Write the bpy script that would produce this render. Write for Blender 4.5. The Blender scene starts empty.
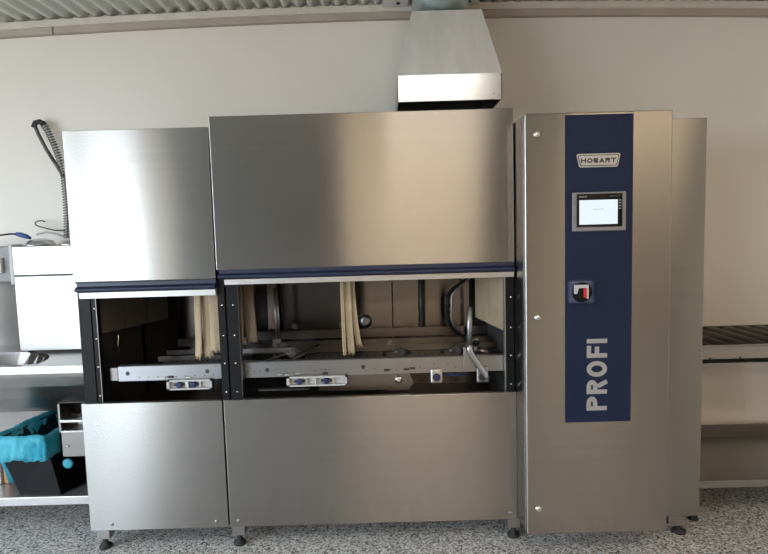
import bpy, bmesh, math, random
from mathutils import Vector, Matrix
R = random.Random(4)
PI = math.pi
sc = bpy.context.scene
C = sc.collection

# ------------------------------------------------------------------ camera
cam_data = bpy.data.cameras.new('camera')
cam = bpy.data.objects.new('camera', cam_data); C.objects.link(cam)
cam_data.sensor_width = 36.0
cam_data.lens = 560 / 768 * 36.0
cam_data.clip_start = 0.05
p, r = math.radians(-4.905), math.radians(1.612)
Rp = Matrix(((1, 0, 0), (0, math.cos(p), -math.sin(p)), (0, math.sin(p), math.cos(p))))
Rr = Matrix(((math.cos(r), 0, math.sin(r)), (0, 1, 0), (-math.sin(r), 0, math.cos(r))))
M3 = Rp @ Rr                                    # columns: right, forward, up
right, fwd, up = M3.col[0], M3.col[1], M3.col[2]
cm = Matrix((right, up, -fwd)).transposed().to_4x4()
cm.translation = Vector((0, -2.7, 1.575))
cam.matrix_world = cm
sc.camera = cam

# ------------------------------------------------------------------ view, world, lights
sc.view_settings.view_transform = 'Standard'
sc.view_settings.look = 'None'
sc.view_settings.gamma = 1
sc.view_settings.use_curve_mapping = False
sc.view_settings.exposure = 0.2
sc.cycles.use_adaptive_sampling = False
sc.cycles.max_bounces = 8
sc.cycles.diffuse_bounces = 4
sc.cycles.glossy_bounces = 5
sc.cycles.sample_clamp_indirect = 6.0

w = bpy.data.worlds.new('daylight'); sc.world = w; w.use_nodes = True
nt = w.node_tree; nt.nodes.clear()
bg = nt.nodes.new('ShaderNodeBackground'); wo = nt.nodes.new('ShaderNodeOutputWorld')
tc = nt.nodes.new('ShaderNodeTexCoord'); sx = nt.nodes.new('ShaderNodeSeparateXYZ')
cr = nt.nodes.new('ShaderNodeValToRGB')
cr.color_ramp.elements[0].position = 0.44; cr.color_ramp.elements[0].color = (0.30, 0.30, 0.29, 1)
cr.color_ramp.elements[1].position = 0.52; cr.color_ramp.elements[1].color = (0.76, 0.88, 1.0, 1)
mp = nt.nodes.new('ShaderNodeMapRange'); mp.inputs['From Min'].default_value = -1
nt.links.new(tc.outputs['Generated'], sx.inputs[0]); nt.links.new(sx.outputs['Z'], mp.inputs['Value'])
nt.links.new(mp.outputs[0], cr.inputs[0]); nt.links.new(cr.outputs[0], bg.inputs['Color'])
nt.links.new(bg.outputs[0], wo.inputs['Surface'])
bg.inputs['Strength'].default_value = 13.0

ROOM = dict(x0=-4.6, x1=4.6, y0=-6.0, y1=0.75)

def area(name, loc, rot, sx_, sy_, power, color=(1, 1, 1), portal=False):
    d = bpy.data.lights.new(name, 'AREA'); d.shape = 'RECTANGLE'; d.size = sx_; d.size_y = sy_
    d.energy = power; d.color = color
    if portal: d.cycles.is_portal = True
    o = bpy.data.objects.new(name, d); C.objects.link(o); o.location = loc; o.rotation_euler = rot
    return o
# window openings of the room behind the camera: (centre, size, axis)
WIN_LEFT = [(-4.6, -4.55, 1.55, 2.75, 2.15), (-4.6, -1.75, 1.65, 1.7, 1.95)]     # on the left wall: x, y, z, width, height
WIN_REAR = [(-4.13, -6.0, 1.45, 0.9, 2.3)]                                    # on the wall behind the camera
for (x, y, z, ww, hh) in WIN_LEFT:
    area('window_portal', (x - .01, y, z), (0, -PI/2, 0), hh, ww, 1, portal=True)
for (x, y, z, ww, hh) in WIN_REAR:
    area('window_portal', (x, y - .01, z), (PI/2, 0, 0), ww, hh, 1, portal=True)

# ------------------------------------------------------------------ materials
def mat(name, col=(.5, .5, .5), rough=.5, metal=0, spec=.5, **k):
    m = bpy.data.materials.new(name); m.use_nodes = True
    b = m.node_tree.nodes['Principled BSDF']
    b.inputs['Base Color'].default_value = (*col, 1)
    b.inputs['Roughness'].default_value = rough
    b.inputs['Metallic'].default_value = metal
    b.inputs['Specular IOR Level'].default_value = spec
    for kk, v in k.items(): b.inputs[kk].default_value = v
    return m
def nodes(m): return m.node_tree.nodes, m.node_tree.links, m.node_tree.nodes['Principled BSDF']
def tex(m, scale=(1, 1, 1), noise=10, detail=3, gen='Object'):
    n, l, b = nodes(m)
    t = n.new('ShaderNodeTexCoord'); mp = n.new('ShaderNodeMapping'); mp.inputs['Scale'].default_value = scale
    ns = n.new('ShaderNodeTexNoise'); ns.inputs['Scale'].default_value = noise; ns.inputs['Detail'].default_value = detail
    l.new(t.outputs[gen], mp.inputs[0]); l.new(mp.outputs[0], ns.inputs['Vector'])
    return ns
def ramp(m, src, c0, c1, p0=.3, p1=.7):
    n, l, b = nodes(m)
    r = n.new('ShaderNodeValToRGB'); e = r.color_ramp.elements
    e[0].position = p0; e[1].position = p1; e[0].color = (*c0, 1); e[1].color = (*c1, 1)
    l.new(src, r.inputs[0]); return r
def bump(m, src, strength=.2, dist=.002):
    n, l, b = nodes(m)
    bp = n.new('ShaderNodeBump'); bp.inputs['Strength'].default_value = strength; bp.inputs['Distance'].default_value = dist
    l.new(src, bp.inputs['Height']); l.new(bp.outputs[0], b.inputs['Normal'])

def noisy(name, c0, c1, rough=.6, noise=8, metal=0, bmp=0, spec=.5, detail=4, p0=.3, p1=.7):
    m = mat(name, c0, rough, metal, spec); n, l, b = nodes(m)
    ns = tex(m, noise=noise, detail=detail); rr = ramp(m, ns.outputs[0], c0, c1, p0, p1)
    l.new(rr.outputs[0], b.inputs['Base Color'])
    if bmp: bump(m, ns.outputs[0], bmp)
    return m

def steel(name, col=(.40, .385, .37), rough=.25, aniso=1.0, grain=(1.2, 1.2, 70), var=.03, smudge=.012):
    """brushed stainless steel, grain along X (or Y on side faces)"""
    m = mat(name, col, rough, 1.0); n, l, b = nodes(m)
    ns = tex(m, scale=grain, noise=1.0, detail=2)
    c0 = tuple(c * (1 - var) for c in col); c1 = tuple(min(1, c * (1 + var)) for c in col)
    rr = ramp(m, ns.outputs[0], c0, c1, .25, .75); l.new(rr.outputs[0], b.inputs['Base Color'])
    n2 = tex(m, noise=1.6, detail=1)
    a = n.new('ShaderNodeMapRange'); a.inputs['To Min'].default_value = rough - smudge; a.inputs['To Max'].default_value = rough + smudge
    l.new(n2.outputs[0], a.inputs['Value'])
    l.new(a.outputs[0], b.inputs['Roughness'])
    b.inputs['Anisotropic'].default_value = aniso
    v = n.new('ShaderNodeCombineXYZ'); v.inputs[0].default_value = 0; v.inputs[1].default_value = .05; v.inputs[2].default_value = 1
    l.new(v.outputs[0], b.inputs['Tangent'])
    return m

M = {}
M['steel'] = steel('brushed_steel')
M['steel_plain'] = steel('plain_steel', rough=.3, aniso=.5, grain=(8, 8, 40))
M['steel_dark'] = steel('shaded_steel', col=(.20, .185, .175), rough=.28, aniso=.8, grain=(6, 6, 60))  # base colour darkened to stand in for the shade inside the machine
M['rear_steel'] = steel('shaded_rear_steel', col=(.17, .158, .15), rough=.24, aniso=1.0, grain=(6, 6, 60))  # rear panel steel, its colour likewise darkened in place of shade
M['beam'] = steel('beam_steel', col=(.33, .33, .34), rough=.35, aniso=.5)
M['galv'] = noisy('galvanised', (.56, .57, .58), (.62, .63, .64), .2, 26, 1.0)
M['galv_duct'] = noisy('duct_metal', (.34, .41, .42), (.44, .52, .53), .36, 9, .8)
M['hood'] = steel('hood_steel', col=(.72, .71, .70), rough=.5, aniso=.2, grain=(14, 14, 1.5), var=.08)
nodes(M['hood'])[2].inputs['Metallic'].default_value = .35
M['chrome'] = mat('polished_steel', (.75, .74, .72), .12, 1.0)
M['black_metal'] = mat('black_plastic', (.006, .006, .007), .45, spec=.2)
M['black_rubber'] = mat('black_rubber', (.02, .02, .02), .7)
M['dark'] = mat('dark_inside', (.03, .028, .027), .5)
M['darkpart'] = noisy('dark_machine_part', (.05, .048, .045), (.16, .15, .14), .45, 20, .6)
M['navy'] = mat('navy_handle', (.010, .017, .050), .4)
M['blue'] = noisy('blue_panel', (.0055, .013, .044), (.0065, .015, .050), .6, 60, spec=.3)
M['alu'] = mat('aluminium_edge', (.62, .61, .60), .38, 1.0)
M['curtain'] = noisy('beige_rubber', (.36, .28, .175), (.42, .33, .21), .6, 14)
M['curtain_dark'] = noisy('brown_rubber', (.18, .135, .095), (.24, .18, .125), .6, 14)  # darker brown than the front strips
M['wallpaint'] = noisy('white_wall_paint', (.78, .745, .695), (.81, .775, .725), .75, 1.2)
M['roomwall'] = noisy('cream_plaster', (.80, .71, .58), (.83, .74, .61), .8, 1.5)
M['dark_panel'] = noisy('added_panel_grey', (.03, .03, .034), (.045, .045, .05), .6, 2)
M['trim'] = noisy('beige_timber', (.40, .345, .29), (.47, .41, .35), .7, 6)
M['trim_light'] = noisy('pale_timber', (.60, .56, .50), (.68, .64, .58), .7, 9)
M['rib'] = noisy('grey_green_sheet', (.60, .62, .57), (.66, .68, .63), .5, 5)
M['white'] = mat('white_plastic', (.75, .75, .74), .4)
M['lightgrey'] = mat('light_grey_plastic', (.48, .48, .47), .45)
M['frame_grey'] = mat('frame_grey_plastic', (.22, .22, .225), .45)
M['screen_black'] = mat('black_glass', (.008, .008, .010), .15)
M['red'] = mat('red_plastic', (.65, .02, .03), .4)
M['bluegrey'] = mat('blue_grey_plastic', (.07, .085, .16), .4)
M['blue_grip'] = mat('blue_grip', (.02, .06, .22), .4)
M['wood'] = noisy('brown_wood', (.38, .15, .05), (.50, .22, .08), .5, 8)
M['letter'] = mat('silver_lettering', (.34, .325, .31), .5)
M['letter_dark'] = mat('dark_lettering', (.03, .03, .035), .5)
M['badge'] = mat('silver_badge', (.52, .51, .50), .4, .3)
M['tint_blue'] = mat('blue_knob', (.015, .022, .09), .4)
M['flap'] = noisy('shaded_rubber_flap', (.07, .06, .052), (.10, .085, .072), .6, 14)  # rubber colour darkened to imitate shade at the left end
M['bin'] = mat('black_bin_plastic', (.006, .006, .008), .42, spec=.25)
M['roller'] = mat('roller_dark_grey', (.05, .045, .042), .42, .2)
M['hood_in'] = mat('hood_inside', (.05, .045, .04), .8)
m = mat('screen_light', (.05, .05, .06), .3); M['screen'] = m
b = nodes(m)[2]; b.inputs['Emission Color'].default_value = (.80, .92, 1, 1); b.inputs['Emission Strength'].default_value = .85
m = mat('added_lamp_diffuser', (.9, .85, .75), .5); M['lamp'] = m
b = nodes(m)[2]; b.inputs['Emission Color'].default_value = (1, .93, .84, 1); b.inputs['Emission Strength'].default_value = 3.0
m = mat('added_warm_diffuser', (.9, .85, .75), .5); M['added_lamp_warm'] = m
b = nodes(m)[2]; b.inputs['Emission Color'].default_value = (1, .75, .50, 1); b.inputs['Emission Strength'].default_value = 15.0
m = noisy('bag_film', (.02, .33, .50), (.16, .62, .74), .16, 9); M['bag'] = m
b = nodes(m)[2]; b.inputs['Transmission Weight'].default_value = .3; b.inputs['IOR'].default_value = 1.15
ns = tex(m, noise=22, detail=3); bump(m, ns.outputs[0], .6, .01)

# terrazzo floor
m = mat('speckled_epoxy', (.4, .4, .4), .45, spec=.4); M['floor'] = m
n, l, b = nodes(m)
t = n.new('ShaderNodeTexCoord')
v1 = n.new('ShaderNodeTexVoronoi'); v1.inputs['Scale'].default_value = 130; l.new(t.outputs['Object'], v1.inputs['Vector'])
sep = n.new('ShaderNodeSeparateColor'); l.new(v1.outputs['Color'], sep.inputs[0])
rr = n.new('ShaderNodeValToRGB'); rr.color_ramp.interpolation = 'CONSTANT'
e = rr.color_ramp.elements
e[0].position = 0; e[0].color = (.06, .06, .062, 1)
e[1].position = .14; e[1].color = (.27, .27, .27, 1)
for pos, c in ((.32, (.45, .45, .445)), (.58, (.60, .60, .595)), (.82, (.78, .78, .775))):
    q = e.new(pos); q.color = (*c, 1)
l.new(sep.outputs[0], rr.inputs[0]); l.new(rr.outputs[0], b.inputs['Base Color'])
bump(m, v1.outputs['Distance'], .25, .002)

# ------------------------------------------------------------------ mesh helpers
class MB:
    def __init__(s): s.bm = bmesh.new(); s.mats = []
    def _mi(s, m):
        if m is None: return 0
        if m not in s.mats: s.mats.append(m)
        return s.mats.index(m)
    def box(s, x0, x1, y0, y1, z0, z1, bev=0, seg=2):
        vs = [s.bm.verts.new((x, y, z)) for x in (x0, x1) for y in (y0, y1) for z in (z0, z1)]
        fs = [s.bm.faces.new([vs[i] for i in q]) for q in ((0, 1, 3, 2), (4, 6, 7, 5), (0, 4, 5, 1), (2, 3, 7, 6), (0, 2, 6, 4), (1, 5, 7, 3))]
        if bev:
            es = list({e for f in fs for e in f.edges})
            bmesh.ops.bevel(s.bm, geom=es, offset=bev, segments=seg, affect='EDGES', profile=.5)
        return s
    def prism(s, pts, axis, a, b):
        """polygon pts in the plane across axis, extruded a..b. axis y: pts=(x,z); x: (y,z); z: (x,y)"""
        def v(q, t):
            return {'y': (q[0], t, q[1]), 'x': (t, q[0], q[1]), 'z': (q[0], q[1], t)}[axis]
        A = [s.bm.verts.new(v(q, a)) for q in pts]; B = [s.bm.verts.new(v(q, b)) for q in pts]
        s.bm.faces.new(A); s.bm.faces.new(B[::-1])
        for i in range(len(pts)):
            j = (i + 1) % len(pts); s.bm.faces.new((A[j], A[i], B[i], B[j]))
        return s
    def tube(s, path, rad, seg=10, caps=True):
        path = [Vector(q) for q in path]; n = len(path)
        rads = rad if isinstance(rad, (list, tuple)) else [rad] * n
        rings = []; prev = None
        for i, q in enumerate(path):
            d = (path[min(i + 1, n - 1)] - path[max(i - 1, 0)]).normalized()
            if prev is None:
                u = d.orthogonal().normalized()
            else:
                u = (prev - d * prev.dot(d)).normalized()
            prev = u; v = d.cross(u)
            rings.append([s.bm.verts.new(q + (u * math.cos(a) + v * math.sin(a)) * rads[i]) for a in [2 * PI * k / seg for k in range(seg)]])
        for A, B in zip(rings, rings[1:]):
            for k in range(seg):
                f = s.bm.faces.new((A[k], A[(k + 1) % seg], B[(k + 1) % seg], B[k])); f.smooth = True
        if caps:
            s.bm.faces.new(rings[0][::-1]); s.bm.faces.new(rings[-1])
        return s
    def lathe(s, prof, c=(0, 0, 0), axis='z', seg=24):
        """prof: (radius, height) list"""
        c = Vector(c); rings = []
        for (rr_, h) in prof:
            ring = []
            for k in range(seg):
                a = 2 * PI * k / seg; x, y = rr_ * math.cos(a), rr_ * math.sin(a)
                q = (x, y, h) if axis == 'z' else ((x, -h, y) if axis == 'y' else (h, x, y))
                ring.append(s.bm.verts.new(c + Vector(q)))
            rings.append(ring)
        for A, B in zip(rings, rings[1:]):
            for k in range(seg):
                f = s.bm.faces.new((A[k], A[(k + 1) % seg], B[(k + 1) % seg], B[k])); f.smooth = True
        if prof[0][0] > 1e-5: s.bm.faces.new(rings[0][::-1])
        if prof[-1][0] > 1e-5: s.bm.faces.new(rings[-1])
        return s
    def quad(s, *pts):
        s.bm.faces.new([s.bm.verts.new(q) for q in pts]); return s
    def build(s, name, m, parent=None, smooth=False):
        bmesh.ops.remove_doubles(s.bm, verts=s.bm.verts, dist=1e-6)
        bmesh.ops.recalc_face_normals(s.bm, faces=s.bm.faces)
        if parent is not None:
            o_ = Vector(parent.get('_o', (0, 0, 0)))
            bmesh.ops.translate(s.bm, verts=s.bm.verts, vec=-o_)
        else:
            o_ = Vector((0, 0, 0))
        me = bpy.data.meshes.new(name); s.bm.to_mesh(me); s.bm.free()
        if smooth:
            for q in me.polygons: q.use_smooth = True
        me.materials.append(M[m] if isinstance(m, str) else m)
        o = bpy.data.objects.new(name, me); C.objects.link(o); o.parent = parent
        if parent is not None: o['_o'] = list(o_)
        return o
def tag(o, label=None, cat=None, group=None, kind=None):
    if label: o['label'] = label
    if cat: o['category'] = cat
    if group: o['group'] = group
    if kind: o['kind'] = kind
    return o
def thing(name, loc, label, cat, group=None):
    o = bpy.data.objects.new(name, None); C.objects.link(o); o.location = loc; o['_o'] = list(loc)
    return tag(o, label, cat, group)
def struct(name, mb, m, label=None, smooth=False):
    o = mb.build(name, m, None, smooth); return tag(o, label, None, None, 'structure')
def sol(o, t):
    md = o.modifiers.new('thickness', 'SOLIDIFY'); md.thickness = t; md.offset = 0; return o
def text(name, body, m, parent, cx, y, cz, w, h, rot=0, bold=.0, ext=.0008):
    """flat lettering on a surface facing -Y, centred on (cx, cz), scaled to w x h"""
    cu = bpy.data.curves.new(name, 'FONT'); cu.body = body; cu.size = 1; cu.offset = bold; cu.resolution_u = 3
    to = bpy.data.objects.new(name, cu); C.objects.link(to)
    dg = bpy.context.evaluated_depsgraph_get()
    me = bpy.data.meshes.new_from_object(to.evaluated_get(dg))
    bpy.data.objects.remove(to)
    xs = [v.co.x for v in me.vertices]; ys = [v.co.y for v in me.vertices]
    x0, x1, y0, y1 = min(xs), max(xs), min(ys), max(ys)
    o_ = Vector(parent.get('_o', (0, 0, 0)))
    bm = bmesh.new(); bm.from_mesh(me)
    ret = bmesh.ops.extrude_face_region(bm, geom=list(bm.faces))
    bmesh.ops.translate(bm, verts=[g for g in ret['geom'] if isinstance(g, bmesh.types.BMVert)], vec=(0, 0, 1))
    for v in bm.verts:
        a = ((v.co.x - x0) / (x1 - x0) - .5) * w; c = ((v.co.y - y0) / (y1 - y0) - .5) * h
        if rot: a, c = -c, a
        v.co = Vector((cx + a, y - (v.co.z > .5) * ext, cz + c)) - o_
    bmesh.ops.recalc_face_normals(bm, faces=bm.faces)
    bm.to_mesh(me); bm.free(); me.name = name
    me.materials.clear(); me.materials.append(M[m])
    o = bpy.data.objects.new(name, me); C.objects.link(o); o.parent = parent
    return o
_link = {}
def linked(o, name, parent, off):
    c = o.copy(); c.name = name; C.objects.link(c); c.parent = parent; c.location = o.location + Vector(off); return c

# ------------------------------------------------------------------ room
x0, x1, y0, y1 = ROOM['x0'], ROOM['x1'], ROOM['y0'], ROOM['y1']
def camber(x):
    a = abs(x - .05)
    return -.0085 * a * a if a < 2.5 else -.0085 * 6.25 - .0425 * (a - 2.5)
CZ = 2.905                                                      # ceiling sheet height on the centre line
struct('floor', MB().box(x0 - .1, x1 + .1, y0 - .1, y1 + .1, -.1, 0), 'floor', 'grey, black and white speckled epoxy floor')
struct('wall_back', MB().box(x0 - .1, x1 + .1, y1, y1 + .1, 0, 3.05), 'wallpaint', 'white painted wall behind the dishwasher')
struct('wall_right', MB().box(x1, x1 + .1, y0, y1, 0, 3.05), 'roomwall', 'cream wall on the right')
def holed(xa, xb, z1, holes):       # list of rectangles left around full holes
    out = []; cur = xa
    for (a, b_, c, d) in sorted(holes):
        out += [(cur, a, 0, z1), (a, b_, 0, c), (a, b_, d, z1)]; cur = b_
    out.append((cur, xb, 0, z1)); return out
mb = MB()
for (a, b_, c, d) in holed(y0, y1, 3.05, [(y - ww / 2, y + ww / 2, z - hh / 2, z + hh / 2) for (x, y, z, ww, hh) in WIN_LEFT]):
    mb.box(x0 - .1, x0, a, b_, c, d)
struct('wall_left', mb, 'wallpaint', 'white wall with windows on the left')
mb = MB()
for (a, b_, c, d) in holed(x0, x1, 3.05, [(x - ww / 2, x + ww / 2, z - hh / 2, z + hh / 2) for (x, y, z, ww, hh) in WIN_REAR]):
    mb.box(a, b_, y0 - .1, y0, c, d)
struct('wall_front', mb, 'roomwall', 'cream wall behind the camera')
# window frames
k = 1
for (x, y, z, ww, hh) in WIN_LEFT:
    mb = MB()
    for a in (-ww / 2, -.025, ww / 2 - .05): mb.box(x - .08, x - .02, y + a, y + a + .05, z - hh / 2, z + hh / 2)
    for a in (-hh / 2, hh / 2 - .05): mb.box(x - .08, x - .02, y - ww / 2, y + ww / 2, z + a, z + a + .05)
    struct('window_%d' % k, mb, 'white', 'white framed window in the left wall'); k += 1
for (x, y, z, ww, hh) in WIN_REAR:
    mb = MB()
    for a in (-ww / 2, ww / 2 - .05): mb.box(x + a, x + a + .05, y - .08, y - .02, z - hh / 2, z + hh / 2)
    for a in (-hh / 2, hh / 2 - .05): mb.box(x - ww / 2, x + ww / 2, y - .08, y - .02, z + a, z + a + .05)
    struct('window_%d' % k, mb, 'white', 'white framed tall window in the wall behind the camera'); k += 1
# added dark panels behind the camera, unseen, mirrored as dark bands in the steel
struct('added_panel_1', MB().box(-3.2, -.62, y0 + .02, y0 + .10, 0, 2.75, .01), 'dark_panel', 'added unseen dark grey panel behind the camera, mirrored left in the main door')
struct('added_panel_3', MB().box(3.35, 4.45, y0 + .02, y0 + .10, 0, 2.4, .01), 'dark_panel', 'added unseen dark grey panel in the right corner, mirrored in the cabinet')
struct('added_panel_2', MB().box(1.5, 2.0, y0 + .02, y0 + .10, 0, 2.75, .01), 'dark_panel', 'added unseen narrow dark grey panel behind the camera, mirrored right in the main door')

# corrugated ceiling, ribs running to the back wall
def sheet(xa, xb, pitch, name, amp=.013):
    mb = MB(); n = int((xb - xa) / pitch * 8); cols = []
    for i in range(n + 1):
        x = xa + (xb - xa) * i / n
        ph = 2 * PI * (x - xa) / pitch
        z = CZ + camber(x) + amp * max(-1, min(1, 1.35 * math.cos(ph)))
        cols.append((mb.bm.verts.new((x, y0, z)), mb.bm.verts.new((x, y1, z))))
    for A, B in zip(cols, cols[1:]):
        f = mb.bm.faces.new((A[0], A[1], B[1], B[0])); f.smooth = True
    return mb
cl = struct('ceiling', MB().box(x0 - .1, x1 + .1, y0 - .1, y1 + .1, 3.05, 3.1), 'trim_light', 'grey green corrugated sheet ceiling')
for i, (a, b_, pt) in enumerate(((x0, -.805, .088), (-.805, .60, .077), (.60, x1, .066))):
    tag(sheet(a, b_, pt, 'corrugated_sheet').build('corrugated_sheet', 'rib', cl), kind='structure')
# timber trim along the wall top
def strip(za, zb, ya, yb, xa, xb, n=40):
    mb = MB(); prev = None
    for i in range(n + 1):
        x = xa + (xb - xa) * i / n; c = camber(x)
        q = [mb.bm.verts.new((x, y, z + c)) for (y, z) in ((ya, za), (ya, zb), (yb, zb), (yb, za))]
        if prev:
            for j in range(4): mb.bm.faces.new((prev[j], prev[(j + 1) % 4], q[(j + 1) % 4], q[j]))
        else: mb.bm.faces.new(q[::-1])
        prev = q
    mb.bm.faces.new(prev); return mb
struct('trim_1', strip(2.808, 2.846, .715, .75, -1.905, x1), 'trim', 'beige painted timber board along the top of the wall')
struct('trim_2', strip(2.808, 2.846, .715, .75, x0, -1.915), 'trim', 'short beige timber board left of the joint at the top of the wall')
struct('trim_3', strip(2.846, 2.885, .705, .75, x0, x1), 'trim_light', 'pale narrow batten under the ceiling ribs')

# added ceiling lamps, unseen, placed for warm light and reflections in the steel
def lamp(x, y, sx_, sy_, label, dm='lamp'):
    t = thing('added_lamp', (x, y, 2.80), label, 'lamp', 'added unseen lamps overhead and behind the camera')
    MB().box(x - sx_ / 2 - .03, x + sx_ / 2 + .03, y - sy_ / 2 - .03, y + sy_ / 2 + .03, 2.80, 2.87).build('added_lamp_housing', 'white', t)
    MB().box(x - sx_ / 2, x + sx_ / 2, y - sy_ / 2, y + sy_ / 2, 2.785, 2.799).build('diffuser', dm, t)
lamp(.46, -1.93, .82, 1.08, 'added unseen lamp giving the hood rim its white reflection')
lamp(2.3, -2.6, 1.2, .35, 'added unseen lamp giving warm light on the right', 'added_lamp_warm')
lamp(.45, -5.2, 2.0, .45, 'added unseen lamp brightening the cream wall mirrored in the steel', 'added_lamp_warm')

# ------------------------------------------------------------------ conveyor dishwasher
dw = thing('conveyor_dishwasher', (-.4, .35, 0), 'long stainless steel conveyor dishwasher with raised doors and beige curtains inside', 'dishwasher')
def screw_at(parent, x, y, z, r_=.006, name='screw', m='chrome'):
    return MB().lathe([(r_, 0), (r_, .002), (r_ * .6, .005), (0, .006)], (x, y, z), 'y', 10).build(name, m, parent)
# body behind the doors
b = MB(); b.box(-.80, .625, .04, .70, 2.06, 2.09).build('roof_panel', 'steel_plain', dw)
MB().box(-1.50, -.81, .04, .70, 2.00, 2.03).build('roof_panel', 'steel_plain', dw)
for (xa, xb) in ((-1.50, -.815), (-.811, -.625), (-.621, .045), (.049, .63)):
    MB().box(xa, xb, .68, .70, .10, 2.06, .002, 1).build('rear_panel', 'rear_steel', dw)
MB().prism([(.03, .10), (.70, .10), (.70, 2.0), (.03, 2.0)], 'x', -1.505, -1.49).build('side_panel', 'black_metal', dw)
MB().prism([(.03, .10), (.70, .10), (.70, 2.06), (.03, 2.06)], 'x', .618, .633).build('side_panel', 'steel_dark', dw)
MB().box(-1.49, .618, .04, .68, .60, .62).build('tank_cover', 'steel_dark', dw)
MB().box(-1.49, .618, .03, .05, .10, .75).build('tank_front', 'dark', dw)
# partition between the two zones (upper half only)
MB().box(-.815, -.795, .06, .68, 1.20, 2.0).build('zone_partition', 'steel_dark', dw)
# raised doors
for (xa, xb, za, zb, hz, hx0, st) in ((-1.503, -.815, 1.359, 2.079, 1.311, -1.490, 1.279), (-.808, .631, 1.400, 2.127, 1.356, -.797, 1.327)):
    d = MB().box(xa, xb, 0, .022, za, zb, .0025).build('lift_door', 'steel', dw)
    # rolled navy grip: rounded channel along the door's lower edge
    h = MB(); pr = [(.018, hz + .042), (.002, hz + .042), (.001, hz + .026), (-.004, hz + .022)]
    for i in range(9):
        a = PI * .5 + PI * i / 8
        pr.append((-.010 + .011 * math.cos(a), hz + .0105 + .0105 * math.sin(a)))
    pr += [(.018, hz)]
    h.prism(pr, 'x', hx0, xb - .001).build('door_handle', 'navy', d)
    MB().prism([(-.004, st), (-.006, hz - .004), (.018, hz - .002), (.018, st)], 'x', xa + (.026 if xa < -1 else .036), xb - .003).build('bottom_edge', 'alu', d)
    MB().box(xa + .006, xb - .004, .003, .019, hz + .040, za + .002).build('seal', 'black_rubber', d)
# lower front panels
for (xa, xb, sc_) in ((-1.510, -.816, ((-1.40, .137), (-.875, .137))), (-.808, .635, ((-.765, .137), (.60, .137)))):
    f = MB().box(xa, xb, -.001, .022, .103, .756, .0025).build('front_panel', 'steel', dw)
    for (sx_, sz_) in sc_: screw_at(f, sx_, -.001, sz_, .009, m='steel_plain')
# guide posts with screws
for (xa, xb) in ((-1.489, -1.442), (-1.438, -1.414), (-.819, -.783), (-.776, -.717), (.592, .634)):
    g = MB().box(xa, xb, .024, .06, .60, 1.42, .002, 1).build('guide_post', 'black_metal', dw)
    if xa in (-1.438, -.776, .592): MB().box(xb - .002 if xa < 0 else xa - .004, xb + .001 if xa < 0 else xa - .001, .023, .06, .60, 1.40).build('edge_strip', 'steel_dark' if xa < 0 else 'alu', g)
    if xa != -1.489:
        for z in (.79, .935, 1.075, 1.225): screw_at(g, (xa + xb) / 2 + .004, .024, z, .0055)
# legs and feet
for (x, y) in ((-1.455, .03), (-.772, .03), (.622, .03), (-1.455, .62), (-.772, .62), (.60, .62)):
    lg = MB().box(x - .032, x + .032, y - .02, y + .035, .052, .103, .002, 1).build('leg', 'steel_plain', dw)
    MB().lathe([(.031, 0), (.031, .012), (.022, .02), (.013, .024), (.013, .06)], (x, y, 0), 'z', 16).build('foot', 'black_rubber', lg)
# rear right end housing next to the control cabinet
eh = thing('end_housing', (1.4, .3, 0), 'narrow tall stainless steel housing standing behind the control cabinet, lower than it', 'housing')
MB().box(1.27, 1.538, -.02, .60, .105, 2.053, .002).build('housing_panel', 'steel', eh)
for y in (.0, .55):
    lg = MB().box(1.398, 1.472, y - .005, y + .05, .045, .106, .002, 1).build('leg', 'steel_plain', eh)
    MB().lathe([(.033, 0), (.033, .014), (.02, .022), (.012, .026), (.012, .06)], (1.46, y + .02, 0), 'z', 16).build('foot', 'black_rubber', lg)
MB().tube([(1.40, .015, .055), (1.37, .0, .045)], .012).build('drain_pipe', 'steel_plain', eh)
# drain box at the left end
sb = MB()
sb.box(-1.700, -1.510, .12, .13, .437, .574).box(-1.700, -1.690, .12, .50, .437, .724).box(-1.700, -1.510, .12, .50, .437, .445)
sb.box(-1.700, -1.510, .49, .50, .445, .724).box(-1.700, -1.510, .22, .23, .574, .640)
sb = sb.build('side_box', 'steel_dark', dw)
MB().box(-1.700, -1.512, .131, .255, .7245, .730).build('box_top', 'dark', sb)
MB().box(-1.69, -1.512, .115, .135, .628, .640).build('ledge', 'alu', sb)
MB().box(-1.689, -1.512, .24, .25, .575, .7235).build('box_lining', 'dark', sb)
MB().box(-1.69, -1.512, .118, .22, .574, .582).build('ledge', 'alu', sb)
MB().box(-1.645, -1.52, .20, .218, .585, .625).build('slot', 'lightgrey', sb)
screw_at(sb, -1.66, .119, .50, .006)

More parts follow.
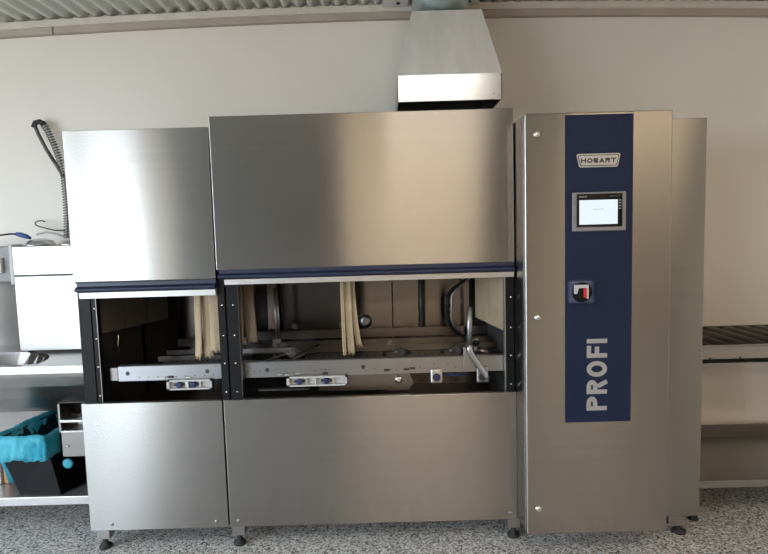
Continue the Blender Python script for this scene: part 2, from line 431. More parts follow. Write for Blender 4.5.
# ---- conveyor: front beams with holes, clips
def beam(xa, xb, za, zb, holes, dots, name='conveyor_beam'):
    b = MB(); b.prism([(.078, za), (.078, zb - .004), (.082, zb), (.115, zb), (.115, zb - .004), (.084, zb - .006), (.084, za)], 'x', xa, xb)
    o = b.build(name, 'beam', dw)
    for (x, z, r_) in holes: MB().lathe([(r_, 0), (r_, .001)], (x, .0785, z), 'y', 14).build('bolt_hole', 'dark', o)
    dm = MB()
    for (x, z) in dots: dm.lathe([(.0035, 0), (.0035, .001)], (x, .0785, z), 'y', 6)
    tag(dm.build('small_holes', 'dark', o), kind='stuff')
    return o
b1 = beam(-1.355, -.835, .845, .923, ((-1.307, .884, .011), (-.905, .884, .011)),
          [(-1.25 + .047 * i, .862 + .003 * R.random()) for i in range(9)])
b2 = beam(-.745, .600, .845, .926, ((-.602, .882, .011), (-.118, .884, .011)),
          [(-.70, .876), (-.67, .876), (-.64, .876), (-.555, .89), (-.52, .863), (-.50, .863), (-.47, .868), (-.36, .87), (-.33, .876), (-.31, .876), (-.29, .876),
           (-.06, .872), (.02, .866), (.05, .864), (.17, .875), (.24, .89), (.31, .89), (.35, .87), (.39, .868)])
MB().box(-1.395, -1.356, .075, .13, .85, .915).build('beam_bracket', 'steel_dark', b1)
MB().box(-.790, -.746, .070, .13, .845, .918).build('beam_bracket', 'steel_dark', b2)
MB().box(.585, .612, .070, .13, .845, .92).build('beam_bracket', 'steel_plain', b2)
for (x, z) in ((-1.13, .858), (-1.09, .862), (-1.0, .858), (-.54, .858), (-.50, .856), (-.45, .862), (-.31, .858), (.0, .866), (.10, .868), (.13, .872)):
    MB().box(x - .014, x + .014, .070, .079, z - .006, z + .004, .002, 1).build('slot_clip', 'chrome' if R.random() < .5 else 'dark', b2 if x > -.8 else b1)
# side rails deeper in
for (ya, za, zb, m_) in ((.30, .915, .948, 'steel_dark'), (.42, .925, .955, 'steel_dark'), (.60, .935, .985, 'steel_dark')):
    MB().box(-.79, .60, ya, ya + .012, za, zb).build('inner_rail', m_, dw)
    MB().box(-1.25, -.82, ya + .02, ya + .03, za - .03, zb - .035).build('inner_rail', 'darkpart', dw)
# perforated filter trays
for (xa, xb) in ((-.42, -.02), (.0, .36), (-1.2, -.86)):
    t = MB().box(xa, xb, .14, .38, .885, .892).build('filter_tray', 'steel_dark', dw)
    hm = MB()
    for i in range(9):
        for j in range(4):
            hm.box(xa + .03 + i * (xb - xa - .06) / 8.5, xa + .045 + i * (xb - xa - .06) / 8.5, .16 + j * .055, .175 + j * .055, .892, .8925)
    tag(hm.build('tray_holes', 'dark', t), kind='stuff')
# cross bars, pawl bar, spray arms
MB().prism([(-.78, .932), (-.45, .932), (-.50, .955), (-.78, .955)], 'y', .26, .275).build('pawl_bar', 'beam', dw)
for x in (-.62, -.44, .12, .30):
    MB().tube([(x, .13, .87), (x + .02, .60, .90)], .014, 8).build('spray_arm', 'darkpart', dw)
for (x, y, z, s_) in ((-.50, .24, .93, .022), (.08, .22, .925, .022), (.37, .22, .925, .024), (-.56, .33, .955, .018)):
    MB().tube([(x - .035, y, z), (x + .035, y, z)], s_ * .6, 10).lathe([(s_, 0), (s_, .02)], (x, y, z), 'y', 14).build('spray_nozzle', 'darkpart', dw)
# wash arm and cables on the left zone
MB().tube([(-.60, .35, 1.27), (-.60, .35, .96)], .007, 8).tube([(-.585, .35, 1.27), (-.585, .35, .96)], .004, 8).build('hanging_rod', 'beam', dw)
MB().box(-.625, -.575, .34, .37, .93, .99, .004, 1).build('rod_clamp', 'beam', dw)
for (x, z, r_) in ((-.49, 1.0, .022), (-.20, 1.0, .022)):
    MB().lathe([(r_, 0), (r_, .01), (r_ * .5, .02)], (x - .06, .675, z), 'y', 14).build('wall_fitting', 'darkpart', dw)
MB().lathe([(.04, 0), (.04, .01), (.02, .02)], (-.12, .675, 1.02), 'y', 16).build('inspection_cap', 'beam', dw)
# diagonal cables / levers on the bed
MB().tube([(-.66, .20, .895), (-.50, .26, .93), (-.40, .30, .95)], .006, 6).build('pull_rod', 'darkpart', dw)
MB().tube([(-.53, .16, .89), (-.44, .25, .92), (-.37, .33, .955)], .007, 6).build('pull_rod', 'darkpart', dw)
MB().prism([(-.06, .925), (.01, .925), (.035, .965), (.02, .97), (-.0, .945), (-.06, .94)], 'y', .31, .315).build('bent_tab', 'beam', dw)
# items below the beam
cp = MB().lathe([(.035, .0), (.035, .03), (.025, .034), (.022, .05)], (-.49, .16, .785), 'z', 18).build('filter_cup', 'steel_dark', dw)
MB().box(-.66, -.40, .11, .14, .764, .772, .002, 1).build('cup_tray', 'beam', dw)
# switch housings
for (xa, xb, knobs) in ((-1.106, -.880, (-1.045, -.975)), (-.503, -.200, (-.44, -.305))):
    c_ = MB(); za, zb = .798, .848
    c_.box(xa, xb, .056, .09, za, za + .008).box(xa, xb, .056, .09, zb - .008, zb).box(xa, xa + .014, .056, .09, za, zb).box(xb - .010, xb, .056, .09, za, zb).box(xa, xb, .075, .09, za, zb)
    mid = (xa + xb) / 2
    c_.box(mid - .012, mid - .004, .058, .09, za, zb)
    c_ = c_.build('roller_housing', 'lightgrey', dw)
    for kx in knobs:
        MB().lathe([(.016, 0), (.016, .014), (.010, .018)], (kx, .074, .822), 'y', 14).build('roller_wheel', 'tint_blue', c_)
        MB().box(kx - .028, kx + .028, .068, .073, .815, .829).build('roller_axle', 'dark', c_)
        MB().box(kx + .032, kx + .040, .060, .075, .808, .838).build('roller_tab', 'chrome', c_)
    MB().box(xb - .065, xb - .018, .072, .0745, .808, .840).build('grille', 'lightgrey', c_)
# hanging bracket plates at the right
for (x, m_, za, zb) in ((.250, 'white', .795, .865), (.481, 'beam', .790, .872)):
    q = MB().box(x - .030, x + .030, .060, .070, za, zb, .008, 2).build('bracket_plate', m_ if m_ == 'beam' else 'alu', dw)
    MB().lathe([(.020, 0), (.020, .004)], (x, .060, za + .03), 'y', 18).build('plate_hole', 'dark', q)
    screw_at(q, x - .018, .0595, zb - .008, .004); screw_at(q, x + .018, .0595, zb - .008, .004)
    if m_ == 'white': MB().lathe([(.013, 0), (.013, .008)], (x + .004, .0575, za + .03), 'y', 12).build('blue_plug', 'tint_blue', q)
# open hatch piece under the beam
hp = MB().prism([(.0, .752), (.11, .752), (.135, .79), (.11, .85), (.0, .85)], 'y', .10, .106).build('hatch_plate', 'steel_dark', dw)
MB().lathe([(.016, 0), (.020, .006), (.010, .012)], (.06, .10, .81), 'y', 14).build('drain_valve', 'chrome', hp)
MB().box(-.35, .0, .11, .14, .755, .84).build('trough', 'steel_dark', dw)
MB().tube([(.30, .12, .825), (.36, .13, .815), (.42, .14, .82)], .006, 6).build('blue_hose', 'blue_grip', dw)
# lever
lv = MB()
lv.tube([(.418, .045, 1.178), (.415, .045, .98)], .0135, 12)
lv = lv.build('hand_lever', 'beam', dw)
MB().tube([(.415, .045, .99), (.415, .045, .965), (.422, .045, .945), (.494, .045, .830), (.503, .045, .815)], [.016, .017, .016, .014, .014], 12).build('lever_arm', 'steel_plain', lv)
MB().box(.388, .438, .062, .078, .86, .975, .003, 1).build('lever_bracket', 'beam', lv)
# pipes
MB().tube([(.218, .62, 1.30), (.215, .62, .93)], .009, 8).tube([(.240, .64, 1.30), (.236, .64, .93)], .005, 8).build('riser_pipe', 'darkpart', dw)
MB().tube([(.52, .52, 1.32), (.48, .52, 1.27), (.40, .52, 1.22), (.375, .52, 1.195), (.365, .52, 1.16), (.363, .52, 1.06), (.372, .52, 1.02), (.40, .52, .98), (.455, .52, .925)], .012, 10).build('bent_pipe', 'black_metal', dw)
MB().tube([(.53, .50, 1.31), (.41, .50, 1.215), (.385, .50, 1.18), (.38, .50, 1.05), (.395, .50, 1.005), (.46, .50, .925)], .0045, 8).build('thin_pipe', 'beam', dw)
for z in (1.17, 1.115, 1.075): MB().lathe([(.019, 0), (.019, .018)], (.368, .52, z), 'z', 12).build('pipe_clip', 'black_metal', dw)
MB().box(.470, .500, .60, .68, .93, 1.30).build('corner_post', 'steel_dark', dw)
MB().box(.45, .47, .30, .33, .925, .985).build('limit_switch', 'beam', dw)
MB().lathe([(.02, 0), (.02, .02)], (.49, .31, .95), 'y', 14).build('switch_roller', 'chrome', dw)
MB().tube([(.46, .15, .94), (.60, .19, .90)], .018, 10).build('guide_roller', 'steel_dark', dw)
# beige curtain strips
def curtain(xa, xb, y, z0_, z1_, m_, drift=0., seed=0, tatter=0., dy=0.0):
    rr_ = random.Random(seed); mb = MB(); nx, nz = 8, 10; g = []
    for j in range(nz + 1):
        row = []; t = j / nz
        for i in range(nx + 1):
            s_ = i / nx
            zz = z1_ + (z0_ - z1_) * t + (tatter * abs(math.sin(7 * s_ + seed)) * t if j == nz else 0)
            xx = xa + (xb - xa) * s_ + drift * t * t
            yy = y + dy * s_ + .0015 * math.sin(5.0 * s_ + seed) * (.4 + t) + .003 * math.sin(9 * t + seed)
            row.append(mb.bm.verts.new((xx, yy, zz)))
        g.append(row)
    for A, B in zip(g, g[1:]):
        for i in range(nx): mb.bm.faces.new((A[i], A[i + 1], B[i + 1], B[i]))
    o = mb.build('curtain_strip', m_, dw, True); sol(o, .004); return o
curtain(-.958, -.925, .10, .930, 1.34, 'curtain', -.012, 1, .03)
curtain(-.932, -.885, .12, .935, 1.34, 'curtain', .004, 2, .02)
curtain(-.890, -.835, .11, .965, 1.34, 'curtain', .0, 3, .02)
curtain(-.222, -.205, .10, .935, 1.34, 'curtain', .004, 4, .01)
curtain(-.205, -.170, .115, .930, 1.34, 'curtain', .012, 5, .02)
curtain(-.178, -.150, .13, .965, 1.34, 'curtain', .030, 6, .03)
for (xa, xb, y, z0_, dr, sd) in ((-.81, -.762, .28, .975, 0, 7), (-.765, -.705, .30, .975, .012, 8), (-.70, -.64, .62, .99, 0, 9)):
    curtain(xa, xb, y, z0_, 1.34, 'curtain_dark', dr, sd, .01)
# splash flaps along the end walls (cut on the slant)
def flap(p0, p1, z0_, m_):
    mb = MB()
    mb.prism([p0, p1, (p1[0], p1[1] + .004), (p0[0], p0[1] + .004)], 'z', z0_, 1.36)
    mb.build('end_flap', m_, dw)
for t0, t1 in ((0, .36), (.37, .68), (.69, 1)):
    flap((-1.462 + .172 * t0, .10 + .50 * t0), (-1.462 + .172 * t1, .10 + .50 * t1), 1.082, 'flap')
for t0, t1 in ((0, .49), (.50, 1)):
    flap((.598 - .068 * t0, .10 + .45 * t0), (.598 - .068 * t1, .10 + .45 * t1), 1.045, 'curtain')
MB().tube([(-1.452, .30, .945), (-1.455, .30, .99), (-1.449, .30, 1.03), (-1.455, .30, 1.06)], [.004, .007, .006, .003], 8).build('glare_streak', 'chrome', dw)  # chrome sliver standing in for the glare on the end wall
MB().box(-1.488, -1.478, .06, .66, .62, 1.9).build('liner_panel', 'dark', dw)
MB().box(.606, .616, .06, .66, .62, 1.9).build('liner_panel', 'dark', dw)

# ------------------------------------------------------------------ control cabinet
cc = thing('control_cabinet', (.965, .2, 0), 'tall stainless steel control cabinet with blue front strip and touch screen', 'cabinet')
MB().box(.636, 1.262, -.155, .60, .122, 2.060, .003).build('cabinet_body', 'steel', cc)
cd = MB().box(.640, 1.296, -.180, -.157, .122, 2.064, .006, 3).build('cabinet_door', 'steel', cc)
for z in (1.973, 1.153, .248):
    lk = MB().lathe([(.016, 0), (.016, .002), (.011, .008), (0, .010)], (.694, -.180, z), 'y', 16).build('door_lock', 'chrome', cd)
for (x, y) in ((.70, .12), (1.2, .12), (.70, .5), (1.2, .5)):
    MB().lathe([(.03, 0), (.03, .012), (.013, .02), (.013, .123)], (x, y, 0), 'z', 14).build('foot', 'black_rubber', cc)
bs = MB().box(.818, 1.120, -.1822, -.1802, .660, 2.052).build('blue_strip', 'blue', cc)
# badge
def hexa(x0_, x1_, x2_, x3_, za, zb, cut=.006):
    return [(x0_ + cut, zb), (x1_ - cut, zb), (x1_, zb - cut), (x3_, za + cut), (x3_ - cut, za), (x2_ + cut, za), (x2_, za + cut), (x0_, zb - cut)]
bd = MB().prism(hexa(.868, 1.062, .879, 1.052, 1.822, 1.881), 'y', -.1845, -.1825).build('name_badge', 'badge', cc)
MB().prism(hexa(.8725, 1.0575, .883, 1.048, 1.827, 1.876, .005), 'y', -.1850, -.1845).build('badge_line', 'letter_dark', bd)
MB().prism(hexa(.8765, 1.0535, .8865, 1.0445, 1.8305, 1.8725, .004), 'y', -.1856, -.1849).build('badge_plate', 'badge', bd)
def ribbon(mb, pts, hw, y, ext, closed, tr):
    """a polyline with mitred corners as a thin raised band"""
    P_ = [Vector(q) for q in pts]; n = len(P_); L_, R_ = [], []
    for i in range(n):
        a = P_[i - 1] if (i or closed) else None; b_ = P_[(i + 1) % n] if (i < n - 1 or closed) else None
        d0 = (P_[i] - a).normalized() if a is not None else None; d1 = (b_ - P_[i]).normalized() if b_ is not None else None
        if d0 is None: d0 = d1
        if d1 is None: d1 = d0
        nn = Vector((-d0.y - d1.y, d0.x + d1.x)).normalized(); k_ = hw / max(.35, nn.dot(Vector((-d0.y, d0.x))))
        L_.append(P_[i] + nn * k_); R_.append(P_[i] - nn * k_)
    def v(q, yy): a_, c_ = tr(q.x, q.y); return mb.bm.verts.new((a_, yy, c_))
    F = [(v(l_, y - ext), v(r_, y - ext), v(l_, y), v(r_, y)) for l_, r_ in zip(L_, R_)]
    for i in range(n if closed else n - 1):
        A, B = F[i], F[(i + 1) % n]
        mb.bm.faces.new((A[0], B[0], B[1], A[1])); mb.bm.faces.new((A[0], A[2], B[2], B[0])); mb.bm.faces.new((A[1], B[1], B[3], A[3]))
def half(cx, cy, rx, ry, n=8): return [(cx + rx * math.sin(PI * i / n), cy + ry * math.cos(PI * i / n)) for i in range(n + 1)]
def glyph(ch, W, t):        # strokes of a capital of width W, height 1, stroke t; centrelines
    h_ = t / 2; x1_ = W - h_
    stem = [(h_, 0), (h_, 1)]
    if ch == 'I': return [(stem, 0)]
    if ch == 'P': return [([(h_, 0), (h_, 1 - h_)] + half(x1_ - .24, .735, .24, .265 - h_) + [(t, .47 + h_)], 0)]
    if ch == 'R': return [([(h_, 0), (h_, 1 - h_)] + half(x1_ - .26, .735, .22, .265 - h_) + [(t, .47 + h_)], 0), ([(W * .52, .46), (x1_ - .01, 0)], 0)]
    if ch == 'B': return [([(h_, h_), (h_, 1 - h_)] + half(x1_ - .28, .745, .24, .255 - h_) + [(t, .49)], 0), ([(t, .51)] + half(x1_ - .26, .26, .26, .26 - h_) + [(h_, h_)], 0)]
    if ch == 'O': return [([(W / 2 + (W / 2 - h_) * math.cos(2 * PI * i / 28), .5 + (.5 - h_) * math.sin(2 * PI * i / 28)) for i in range(28)], 1)]
    if ch == 'F': return [([(h_, 0), (h_, 1 - h_), (W, 1 - h_)], 0), ([(t, .50), (W * .92, .50)], 0)]
    if ch == 'H': return [(stem, 0), ([(x1_, 0), (x1_, 1)], 0), ([(t, .5), (W - t, .5)], 0)]
    if ch == 'A': return [([(h_, 0), (W / 2, 1 - h_), (x1_, 0)], 0), ([(W * .25, .30), (W * .75, .30)], 0)]
    if ch == 'T': return [([(0, 1 - h_), (W, 1 - h_)], 0), ([(W / 2, 0), (W / 2, 1)], 0)]
def word(name, chars, m, parent, x0_, z0_, y, hgt, t, up=False, ext=.0008):
    """chars: (letter, start, width) in units of the letter height; up = reads from bottom to top"""
    for ch, st_, W in chars:
        mb = MB()
        for j, (pts, closed) in enumerate(glyph(ch, W, t)):
            tr = (lambda a, c: (x0_ - c * hgt, z0_ + (a + st_) * hgt)) if up else (lambda a, c: (x0_ + (a + st_) * hgt, z0_ + c * hgt))
            ribbon(mb, pts, t / 2, y, ext + j * .00006, closed, tr)
        mb.build(name, m, parent)
word('letter', (('H', 0, 1.12), ('O', 1.30, 1.18), ('B', 2.66, 1.05), ('A', 3.82, 1.22), ('R', 5.16, 1.08), ('T', 6.34, 1.10)), 'letter_dark', bd, .8865, 1.8405, -.1856, .0210, .27)
word('letter', (('P', 0, .70), ('R', .83, .74), ('O', 1.69, .78), ('F', 2.64, .60), ('I', 3.36, .215)), 'letter', bs, 1.0095, .7145, -.1822, .0935, .215, up=True)
# touch panel
hm = MB().box(.847, 1.087, -.194, -.1822, 1.539, 1.712, .004).build('touch_panel', 'frame_grey', cc)
MB().box(.865, 1.068, -.1955, -.194, 1.557, 1.704).build('bezel', 'screen_black', hm)
MB().box(.877, 1.047, -.1965, -.1955, 1.569, 1.677).build('screen', 'screen', hm)
text('maker_lettering', 'SIEMENS', 'lightgrey', hm, .893, -.1956, 1.692, .034, .0055, bold=.02, ext=.0004)
text('model_lettering', 'SIMATIC HMI', 'frame_grey', hm, 1.035, -.1956, 1.692, .044, .004, ext=.0004)
for (xa, xb) in ((.938, .958), (.962, .968), (.972, .982)): MB().box(xa, xb, -.1968, -.1964, 1.634, 1.6375).build('screen_mark', 'lightgrey', hm)
for i in range(4): MB().box(1.052, 1.063, -.1962, -.1955, 1.672 - .012 * i, 1.675 - .012 * i).build('key_mark', 'lightgrey', hm)
# main switch
sw = MB().box(.829, .945, -.192, -.1822, 1.215, 1.321, .012, 3).build('main_switch', 'bluegrey', cc)
MB().lathe([(.045, 0), (.045, .006), (.040, .010)], (.889, -.192, 1.266), 'y', 28).build('switch_disc', 'black_metal', sw)
MB().box(.866, .900, -.222, -.200, 1.235, 1.300, .005, 2).build('switch_knob', 'black_metal', sw)
MB().box(.887, .899, -.2235, -.2215, 1.245, 1.286).build('red_insert', 'red', sw)
MB().prism([(.850, 1.262), (.850, 1.302), (.909, 1.302), (.909, 1.240), (.9015, 1.240), (.9015, 1.288), (.866, 1.288), (.858, 1.262)], 'y', -.2245, -.205).build('lock_tab', 'lightgrey', sw)

# ------------------------------------------------------------------ exhaust hood and duct
eh_ = thing('exhaust_hood', (.36, .45, 2.2), 'galvanised steel exhaust hood above the dishwasher with bright front rim', 'exhaust hood')
hx0, hx1, hy0, hy1 = .094, .623, .20, .66
rim = MB()
t_ = .004
zr0, zr1 = 2.213, 2.343
for q in ((hx0, hx1, hy0, hy0 + t_), (hx0, hx1, hy1 - t_, hy1), (hx0, hx0 + t_, hy0, hy1), (hx1 - t_, hx1, hy0, hy1)): rim.box(*q, zr0, zr1)
rim.build('rim', 'galv', eh_)
tx0, tx1, ty0, ty1, tz = .185, .545, .325, .645, 2.700
fr = MB()
bq = [(hx0, hy0, zr1), (hx1, hy0, zr1), (hx1, hy1, zr1), (hx0, hy1, zr1)]
tq = [(tx0, ty0, tz), (tx1, ty0, tz), (tx1, ty1, tz), (tx0, ty1, tz)]
B_ = [fr.bm.verts.new(q) for q in bq]; T_ = [fr.bm.verts.new(q) for q in tq]
for i in range(4): fr.bm.faces.new((B_[i], B_[(i + 1) % 4], T_[(i + 1) % 4], T_[i]))
o = fr.build('hood_cone', 'hood', eh_); sol(o, .004)
MB().box(tx0 + .01, tx1 - .01, ty0 + .01, ty1 - .01, tz - .004, tz + .004).build('top_plate', 'galv', eh_)
MB().box(hx0 + .02, hx1 - .02, hy0 + .02, hy1 - .02, 2.30, 2.31).build('inner_baffle', 'hood_in', eh_)
MB().prism([(.62, 2.092), (.62, 2.127), (.30, 2.127), (.30, 2.092)], 'x', .18, .54).build('outlet_collar', 'hood_in', dw)
for (x, z) in ((.60, 2.29), (.58, 2.245), (.61, 2.235)): screw_at(eh_, x, hy0, z, .004)
du = thing('exhaust_duct', (.36, .485, 2.70), 'round grey sheet metal duct rising from the hood through the ceiling', 'duct')
MB().lathe([(.156, 2.705), (.156, 3.04)], (.350, .487, 0), 'z', 40).build('duct_pipe', 'galv_duct', du)
for (xa, xb, bx) in ((.035, .185, .125), (.517, .590, .535)):
    cpz = 2.868
    q = MB().box(xa, xb, .60, .70, cpz, cpz + .006).box(xa, xb, .697, .704, cpz, cpz + .03).build('cover_plate', 'white', du)
    MB().lathe([(.010, 0), (.010, .006), (.0, .008)], (bx, .64, cpz - .008), 'z', 12).build('bolt', 'black_metal', q)

# ------------------------------------------------------------------ roller table on the right
rt = thing('roller_table', (2.3, .4, 0), 'stainless steel roller table with lower shelf right of the control cabinet', 'roller table')
RX0, RX1 = 1.545, 3.3
MB().prism([(.10, .868), (.10, .926), (.104, .932), (.135, .932), (.135, .926), (.116, .920), (.116, .868)], 'x', RX0, RX1).build('front_rail', 'steel_plain', rt)
MB().box(RX0, RX1, .685, .70, .84, .925).build('rear_rail', 'steel', rt)
MB().box(RX0, RX0 + .012, .115, .685, .84, .93).build('side_rail', 'steel', rt)
MB().box(RX1 - .012, RX1, .115, .685, .84, .93).build('side_rail', 'steel', rt)
MB().box(RX0 + .012, RX1 - .012, .116, .684, .835, .842).build('drip_tray', 'steel_plain', rt)
for i in range(18):
    x = RX0 + .05 + i * .098
    if x > RX1 - .03: break
    MB().tube([(x, .116, .898), (x, .684, .898)], .030, 14).build('roller', 'roller', rt)
for i in range(9): screw_at(rt, RX0 + .1 + i * .155, .1, .872, .005, m='black_metal')
for (x, y) in ((1.60, .14), (3.25, .14), (1.60, .64), (3.25, .64)):
    MB().box(x - .02, x + .02, y - .02, y + .02, .03, .868).build('leg', 'steel_plain', rt)
    MB().lathe([(.025, 0), (.025, .01), (.014, .03)], (x, y, 0), 'z', 12).build('foot', 'black_rubber', rt)
MB().box(RX0 + .03, RX1 - .03, .10, .70, .184, .226, .004, 2).build('lower_shelf', 'steel', rt)
MB().box(RX0 + .03, RX1 - .03, .686, .70, .226, .300).build('shelf_upstand', 'steel_dark', rt)

# ------------------------------------------------------------------ sink table on the left
st = thing('sink_table', (-2.4, .4, 0), 'stainless steel sink table with lower shelf left of the dishwasher', 'sink table')
LX0, LX1 = -3.4, -1.512
top = MB()
# worktop as polygons around the rounded sink opening
hole = [(-2.95, .15), (-1.86, .15)]
cx_, cy_ = -2.08, .17
arc = []
for i in range(9):
    a = -.1 + (PI / 2 + .1) * i / 8
    arc.append((-2.10 + .30 * math.cos(a), .17 + .30 * math.sin(a)))
outline_h = [(-2.95, .15)] + [(-1.84, .145)] + arc + [(-2.95, .47)]
zt, zb_ = .930, .886
top.box(LX0, LX1, .10, .145, zb_, zt, .004, 2)
top.box(LX0, LX1, .47, .70, .915, zt)
top.box(LX0, -2.95, .145, .47, .915, zt)
pts = [(-1.512, .145), (-1.512, .47), (-2.10, .47)] + arc[::-1] + [(-1.80, .145)]
top.prism(pts, 'z', .915, zt)
top.build('worktop', 'steel', st)
bas = MB()
bp_ = [(-2.95, .145), (-1.81, .145)] + arc + [(-2.95, .47)]
n_ = len(bp_)
A_ = [bas.bm.verts.new((x, y, .916)) for x, y in bp_]
D_ = [bas.bm.verts.new((-2.4 + (x + 2.4) * .90, .37 + (y - .31) * .42, .77)) for x, y in bp_]
for i in range(n_): bas.bm.faces.new((A_[i], A_[(i + 1) % n_], D_[(i + 1) % n_], D_[i]))
bas.bm.faces.new(D_)
o = bas.build('sink_bowl', 'rear_steel', st); sol(o, .003)
prof = [(.147, .885), (.155, .86), (.185, .80), (.25, .72), (.34, .64), (.44, .59), (.56, .57)]
MB().prism(prof + [(y + .006, z + .006) for y, z in prof[::-1]], 'x', -3.1, -1.53).build('bowl_casing', 'steel_plain', st)
MB().box(LX0, LX1, .685, .70, .93, 1.32).build('upstand', 'rear_steel', st)
for (x, y) in ((-3.35, .14), (-2.6, .66), (-1.56, .66), (-3.35, .66)):
    MB().box(x - .02, x + .02, y - .02, y + .02, .03, .886).build('leg', 'steel_plain', st)
    MB().lathe([(.025, 0), (.025, .01), (.014, .03)], (x, y, 0), 'z', 12).build('foot', 'black_rubber', st)
MB().box(LX0, -1.513, .10, .70, .193, .240, .004, 2).build('lower_shelf', 'steel', st)
MB().box(LX0, -1.513, .69, .70, .24, .66).build('rear_panel', 'steel_dark', st)

# glass washer on the worktop
gw = thing('glass_washer', (-1.88, .56, .93), 'plain white-looking stainless box with lid seam on the sink table', 'washer')
MB().box(-2.066, -1.690, .42, .68, .945, 1.368, .004, 2).build('washer_body', 'steel_plain', gw)
MB().box(-2.066, -1.690, .42, .68, 1.373, 1.534, .004, 2).build('washer_lid', 'steel_plain', gw)
MB().box(-2.060, -1.696, .424, .676, 1.366, 1.375).build('lid_seam', 'dark', gw)
for (x, y) in ((-2.03, .46), (-1.73, .46), (-2.03, .64), (-1.73, .64)):
    MB().lathe([(.015, .93), (.015, .946)], (x, y, 0), 'z', 10).build('foot', 'black_rubber', gw)
def dome(x, y, z, rx, label):  # low grey dome, wide at the base
    t = MB()
    t.lathe([(rx, 0), (rx * .97, .006), (rx * .80, .028), (rx * .35, .040), (0, .042)], (x, y, z), 'z', 32)
    o = t.build('grey_dome', 'galv'); return tag(o, label, 'dome', 'grey domes on the washer')
dome(-1.985, .55, 1.5345, .085, 'shallow grey dish at the left end of the washer lid')
dome(-1.785, .55, 1.5345, .085, 'shallow grey dish on the washer lid beside the raised door')
# tap unit at the far left
wd = thing('wall_dispenser', (-2.27, .7, 1.40), 'grey wall dispenser cut by the left edge of the photo', 'dispenser')
MB().box(-2.40, -2.185, .60, .745, 1.325, 1.535, .006, 2).build('dispenser_body', 'frame_grey', wd)
MB().box(-2.195, -2.172, .585, .745, 1.31, 1.545, .003, 1).build('side_plate', 'lightgrey', wd)
MB().box(-2.275, -2.240, .575, .600, 1.38, 1.47, .005, 2).build('dispenser_lever', 'white', wd)

# pre-rinse hose: loop, spring and riser
ph = thing('prerinse_hose', (-1.9, .72, .93), 'looped grey pre-rinse hose with coiled spring left of the raised door', 'hose')
MB().tube([(-1.901, .70, 1.941), (-1.942, .70, 2.013), (-1.994, .70, 2.106), (-2.035, .70, 2.198), (-2.050, .70, 2.245), (-2.038, .70, 2.263), (-2.014, .70, 2.263)], .011, 10).build('hose_tube', 'darkpart', ph)
MB().tube([(-2.059, .70, 2.234), (-2.045, .70, 2.263), (-2.019, .70, 2.267), (-1.994, .70, 2.252)], .015, 10).build('hose_bend', 'black_rubber', ph)
path = [Vector(q) for q in ((-2.004, .70, 2.260), (-1.973, .70, 2.209), (-1.942, .70, 2.126), (-1.916, .70, 2.033), (-1.901, .70, 1.941), (-1.898, .70, 1.807), (-1.904, .70, 1.663), (-1.914, .70, 1.534))]
def along(path, n):
    L = [0]
    for a, b_ in zip(path, path[1:]): L.append(L[-1] + (b_ - a).length)
    out = []
    for i in range(n + 1):
        s_ = L[-1] * i / n; k_ = 0
        while k_ < len(path) - 2 and L[k_ + 1] < s_: k_ += 1
        t_ = (s_ - L[k_]) / (L[k_ + 1] - L[k_]); out.append((path[k_].lerp(path[k_ + 1], t_), (path[k_ + 1] - path[k_]).normalized()))
    return out
turns = 46; cp_ = []
for i, (q, d) in enumerate(along(path, turns * 10)):
    u = d.cross(Vector((0, 1, 0))).normalized(); v = d.cross(u); a = 2 * PI * i / 10
    cp_.append(q + (u * math.cos(a) + v * math.sin(a)) * .017)
MB().tube(cp_, .0028, 5).build('spring', 'darkpart', ph)
MB().tube([q for q, d in along(path, 30)], .009, 8).build('inner_hose', 'lightgrey', ph)
MB().tube([(-1.914, .70, 1.549), (-1.916, .70, 1.189), (-1.91, .73, 1.10)], .012, 10).build('riser_pipe', 'chrome', ph)
MB().tube([(-1.901, .70, 1.619), (-1.978, .70, 1.621), (-2.028, .70, 1.634), (-2.071, .70, 1.647), (-2.092, .70, 1.657), (-2.095, .70, 1.671), (-2.079, .70, 1.681), (-2.050, .70, 1.682), (-2.035, .70, 1.675)], .0042, 8).build('wire_hook', 'darkpart', ph)
sp = thing('spray_hose', (-2.2, .5, 1.55), 'thin black curved hose with blue end above the washer', 'hose')
MB().tube([(-2.40, .55, 1.56), (-2.30, .52, 1.585), (-2.20, .50, 1.598), (-2.12, .50, 1.606), (-2.06, .50, 1.603)], .0055, 8).build('hose_tube', 'black_rubber', sp)
MB().tube([(-2.085, .50, 1.606), (-2.06, .50, 1.600), (-2.025, .50, 1.588), (-2.005, .50, 1.578)], [.010, .014, .013, .008], 10).build('blue_grip', 'blue_grip', sp)
MB().tube([(-2.03, .60, 1.600), (-1.97, .60, 1.612), (-1.91, .60, 1.600), (-1.86, .60, 1.575)], .006, 8).build('hose_shadow', 'lightgrey', sp)  # grey tube standing in for the black hose's shadow on the wall

# things on the lower shelf
wb = thing('waste_bin', (-1.83, .3, .24), 'black plastic waste bin on the lower shelf of the sink table', 'bin')
def tub(mb, lo, hi, z0_, z1_, inner=.012):
    A = [mb.bm.verts.new((x, y, z0_)) for x, y in lo]; B = [mb.bm.verts.new((x, y, z1_)) for x, y in hi]
    mb.bm.faces.new(A[::-1])
    for i in range(4): mb.bm.faces.new((A[i], A[(i + 1) % 4], B[(i + 1) % 4], B[i]))
lo = [(-1.93, .125), (-1.715, .115), (-1.66, .50), (-1.88, .52)]; hi = [(-2.03, .10), (-1.765, .10), (-1.745, .54), (-1.97, .54)]
mb = MB(); tub(mb, lo, hi, .2415, .545); o = mb.build('bin_body', 'bin', wb); sol(o, .006).modifiers[0].offset = -1
mb = MB()
for a, b_ in zip(hi, hi[1:] + hi[:1]):
    mb.tube([(a[0], a[1], .545), (b_[0], b_[1], .545)], .008, 8)
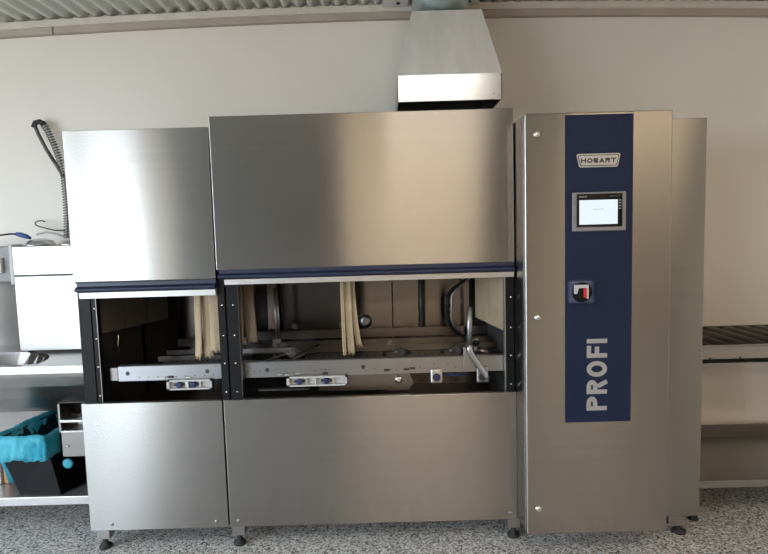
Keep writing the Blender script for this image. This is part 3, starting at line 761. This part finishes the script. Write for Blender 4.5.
mb.build('bin_rim', 'bin', wb)
# bag: rings from inside, over the rim, hanging outside
mb = MB(); N = 144; rings = []
def rim_pt(t, grow):
    c = Vector((sum(q[0] for q in hi) / 4, sum(q[1] for q in hi) / 4))
    k_ = t * 4; i = int(k_) % 4; f = k_ - int(k_)
    q = Vector(hi[i]).lerp(Vector(hi[(i + 1) % 4]), f); d = (q - c).normalized()
    return q + d * grow
rr_ = random.Random(11)
ph1 = [rr_.random() * 6 for _ in range(6)]
def wob(t, k_): return (sum(math.sin((j + 2) * 3 * 2 * PI * t + ph1[(j + k_) % 6]) for j in range(3)) + 1.3 * math.sin(29 * 2 * PI * t + k_ * 1.7) + rr_.uniform(-.6, .6)) / 3.6
for k_, (gr, z, am) in enumerate(((-.05, .30, .012), (-.03, .42, .010), (-.014, .52, .008), (-.004, .562, .005), (.010, .572, .005), (.022, .555, .007), (.026, .52, .010), (.030, .48, .013), (.032, .445, .012))):
    ring = []
    for i in range(N):
        t = i / N; g = rim_pt(t, gr + am * wob(t, k_))
        ring.append(mb.bm.verts.new((g.x, g.y, z + (am * .9 * wob(t + .1, k_) if k_ > 2 else 0))))
    rings.append(ring)
for A, B in zip(rings, rings[1:]):
    for i in range(N): mb.bm.faces.new((A[i], A[(i + 1) % N], B[(i + 1) % N], B[i]))
bag = mb.build('bin_liner', 'bag', None, True); sol(bag, .0015)
tag(bag, 'crinkled translucent blue bag folded over the black bin rim', 'bin bag')
o = MB().lathe([(.0, -.035), (.022, -.02), (.028, 0), (.02, .02), (0, .03)], (-1.672, .135, .405), 'y', 14).build('bag_knot', 'bag', bag, True)
o.scale = (1, .3, 1); o.location = (0, .085, 0)
wbd = MB().box(-2.115, -2.090, .27, .52, .2415, .40, .003, 1).build('wooden_board', 'wood'); tag(wbd, 'brown wooden board standing left of the black bin', 'board')
wbx = MB().box(-2.30, -2.125, .26, .50, .2415, .44, .006, 2).build('white_crate', 'white'); tag(wbx, 'white crate on the shelf cut by the left edge of the photo', 'crate')
